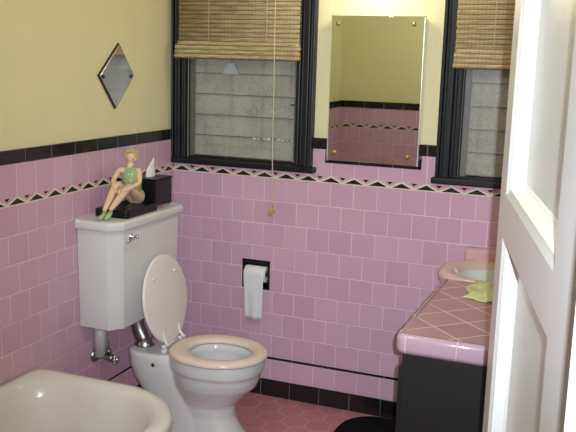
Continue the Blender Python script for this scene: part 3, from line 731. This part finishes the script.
rings = [sup(bx, by, .10, .08, .56, e=2.4), sup(bx, by, .20, .13, .62, e=2.4), sup(bx, by, .29, .175, .69, e=2.4), sup(bx, by, .326, .205, .74, e=2.5), sup(bx, by, .338, .216, .765, e=2.6), sup(bx, by, .342, .220, .785, e=2.6), sup(bx, by, .338, .216, .797, e=2.6),
         sup(bx, by, .322, .203, .803, e=2.5), sup(bx+.005, by-.008, .306, .184, .801, e=2.4), sup(bx+.005, by-.010, .282, .166, .793, e=2.3), sup(bx+.005, by-.012, .262, .150, .765, e=2.2), sup(bx+.005, by-.014, .215, .120, .72, e=2), sup(bx+.005, by-.014, .16, .09, .67, e=2), sup(bx+.005, by-.014, .06, .04, .652, e=2)]
loft(bm, rings); sm(fixn(rel(link('basin', bm, M['bisque'], wb), wb)))
rel(link('back_ledge', B(((1.425, -.070, .765), (2.00, -.003, .848))), plain('rose_porcelain', (.60, .34, .35), .2), wb, bevel=.014, seg=4), wb); sm(wb.children[-1])
bm = bmesh.new(); loft(bm, [sup(bx+.005, by-.010, .283, .167, .7925, e=2.3), sup(bx+.005, by-.012, .263, .151, .766, e=2.2), sup(bx+.005, by-.014, .216, .121, .722, e=2), sup(bx+.005, by-.014, .158, .089, .672, e=2), sup(bx+.005, by-.014, .03, .02, .6545, e=2)], False, True)
bl = sm(rel(link('bowl_lining', bm, plain('pale_grey_glaze', (.62, .62, .62), .12), wb), wb)); md = bl.modifiers.new('s', 'SOLIDIFY'); md.thickness = .001; md.offset = 0
bm = bmesh.new(); lathe(bm, [(.013, 0), (.013, .003), (.001, .001)], (1.478, -.190, .738), (.85, -.15, .5), 14); sm(rel(link('overflow', bm, M['steel'], wb), wb))
bm = bmesh.new(); loft(bm, [sup(bx, by, .085, .075, 0, e=3), sup(bx, by, .08, .07, .03, e=3), sup(bx, by, .055, .05, .12), sup(bx, by, .05, .045, .45), sup(bx, by, .09, .075, .57)]); sm(fixn(rel(link('pedestal', bm, M['bisque'], wb), wb)))
for x_ in (1.62, 1.84):
    bm = bmesh.new(); lathe(bm, [(.020, 0), (.018, .010), (.009, .016), (.009, .035), (.018, .038), (.018, .050), (.001, .056)], (x_, -.042, .834), n=16)
    tube(bm, [(x_, -.055, .850), (x_, -.095, .846), (x_, -.11, .832)], [.008, .008, .007], 10); sm(rel(link('tap', bm, M['chrome'], wb), wb))

cl = None
bm = bmesh.new(); nx, ny = 26, 34; grid = []
rnd = random.Random(5)
for j in range(ny+1):
    row = []
    for i in range(nx+1):
        a, b = i/nx, j/ny
        x = 1.530+a*.150+.012*math.sin(b*9)*(1-a); y = -.700+b*.250+.014*math.sin(a*7+1)
        e = min(a, 1-a, b, 1-b)
        z = CT+.004+.004*(math.sin(a*11+b*4)+1)*min(1, e*8)+.004*(math.sin(b*13-a*5)+1)*min(1, e*6)+.0016*(math.sin(a*31+b*27)+1)*(.4+min(1, e*5))
        row.append(bm.verts.new((x, y, z)))
    grid.append(row)
for j in range(ny):
    for i in range(nx): bm.faces.new((grid[j][i], grid[j][i+1], grid[j+1][i+1], grid[j+1][i]))
cl = sm(link('washcloth', bm, M['cloth'])); md = cl.modifiers.new('s', 'SOLIDIFY'); md.thickness = .004; md.offset = 0
tag(cl, 'crumpled yellow-green cloth on the far end of the tiled countertop', 'cloth')

# ------------------------------------------------------------------ bath mat
bm = bmesh.new(); rx0, ry0, rx1, ry1 = .955, -.98, 1.448, -.055
loft(bm, [rrect(rx0, ry0, rx1, ry1, (.16,)*4, .001), rrect(rx0-.008, ry0-.008, rx1+.0, ry1+.008, (.17,)*4, .012), rrect(rx0+.004, ry0+.004, rx1-.008, ry1-.004, (.16,)*4, .026), rrect(rx0+.05, ry0+.05, rx1-.05, ry1-.05, (.12,)*4, .030)])
mat_ = sm(fixn(link('bath_mat', bm, M['rug']))); tag(mat_, 'black shaggy bath mat on the pink floor beside the vanity', 'bath mat')

# ------------------------------------------------------------------ door, hinged at the right jamb and swung into the room
dr = bpy.data.objects.new('door_1', None); C.objects.link(dr); struct(dr)
e0 = Vector((1.769, -1.80, 0)); ang = .223; dv = Vector((ang, -1, 0)).normalized(); DW = .836; DT = .040
dr.location = e0+dv*DW                                   # hinge
dr.rotation_euler = (0, 0, math.atan2(-dv.y, -dv.x))      # local +x runs from hinge to leading edge
# local: x 0..DW (0 hinge), y: room-left face at y=0, thickness to -y
def DB(*bx_): return B(*bx_)
S1, S2 = .104, .708; RE = .032                            # stile inner edges measured from the leading edge
xa, xb = DW-S2, DW-S1
rails = [(.006, .22), (.62, .72), (1.279-.0, 1.362), (1.93, 2.045)]
rails = [(.006, .20), (1.279, 1.362), (1.93, 2.045)]
bm = bmesh.new()
box(bm, (0, -DT, .006), (xa, 0, 2.045)); box(bm, (xb, -DT, .006), (DW, 0, 2.045))
for z0_, z1_ in rails: box(bm, (xa, -DT, z0_), (xb, 0, z1_))
d_ = struct(link('door_frame', bm, M['doorpaint'], dr, bevel=0))
for (z0_, z1_) in ((.20, 1.279), (1.362, 1.93)):
    bm = bmesh.new()
    def rect(i, y): return [(xa+i, y, z0_+i), (xb-i, y, z0_+i), (xb-i, y, z1_-i), (xa+i, y, z1_-i)]
    q = loft(bm, [rect(0, 0), rect(.008, -.004), rect(.013, -.006), rect(.024, -RE+.006), rect(.030, -RE)], False, False)
    q2 = loft(bm, [rect(0, -DT), rect(.012, -DT+.004), rect(.012, -RE-.003)], False, False)
    struct(fixn(link('panel_moulding', bm, M['doorpaint'], dr)))
    struct(link('door_panel', B(((xa+.010, -RE-.004, z0_+.010), (xb-.010, -RE+.0005, z1_-.010))), M['doorpaint'], dr))
bm = bmesh.new()
for s_, y_ in ((1, 0), (-1, -DT)):
    lathe(bm, [(.030, 0), (.030, .004), (.010, .008), (.010, .030), (.024, .040), (.027, .052), (.018, .064), (.001, .067)], (DW-.055, y_, .74), (0, s_, 0), 20)
kn = struct(sm(link('door_knob', bm, M['chrome'], dr)))
bm = bmesh.new()
for z_ in (.25, 1.05, 1.80): tube(bm, [(-.004, .003, z_-.04), (-.004, .003, z_+.04)], .006, 10)
struct(sm(link('hinge', bm, M['soot'], dr)))
# door casing and jambs
S('trim_22', B(((DX1, FY-.14, 0), (DX1+.02, FY, DZ)), ((DX0-.02, FY-.14, 0), (DX0, FY, DZ)), ((DX0-.02, FY-.14, DZ), (DX1+.02, FY, DZ+.02)),
    ((DX1-.005, FY-.160, 0), (DX1+.09, FY-.14, DZ+.08)), ((DX0-.09, FY-.160, 0), (DX0-.005, FY-.14, DZ+.08)), ((DX0-.09, FY-.160, DZ+.005), (DX1+.09, FY-.14, DZ+.08))), M['doorpaint'], bevel=.003)

# ------------------------------------------------------------------ mirror lamp and added ceiling fill (above the frame)
vl = thing('vanity_lamp', 'warm glass wall lamp above the mirror', 'lamp', (.99, 0, 1.99))
bm = bmesh.new(); lathe(bm, [(.050, -.0115), (.050, .004), (.030, .014), (.012, .018), (.012, .060), (.001, .062)], (.99, 0, 2.06), (0, -1, 0), 20); sm(rel(link('wall_plate', bm, M['chrome'], vl), vl))
bm = bmesh.new(); lathe(bm, [(.018, .060), (.030, .050), (.060, .020), (.072, -.010)], (.99, -.06, 2.055), n=24); 
gl_ = sm(rel(link('lamp_shade', bm, M['shadeglass'], vl), vl))
cl_ = thing('ceiling_fill', 'round glass fill light added on the bathroom ceiling', 'lamp', (1.05, -1.80, CZ))
bm = bmesh.new(); lathe(bm, [(.10, 0), (.10, -.02), (.09, -.025)], (1.05, -1.80, CZ-.0005), n=28); sm(rel(link('fill_base', bm, M['chrome'], cl_), cl_))
bm = bmesh.new(); lathe(bm, [(.088, -.026), (.105, -.05), (.095, -.085), (.05, -.105), (.001, -.11)], (1.05, -1.80, CZ), n=28); sm(rel(link('glass_bowl', bm, M['shadeglass'], cl_), cl_))
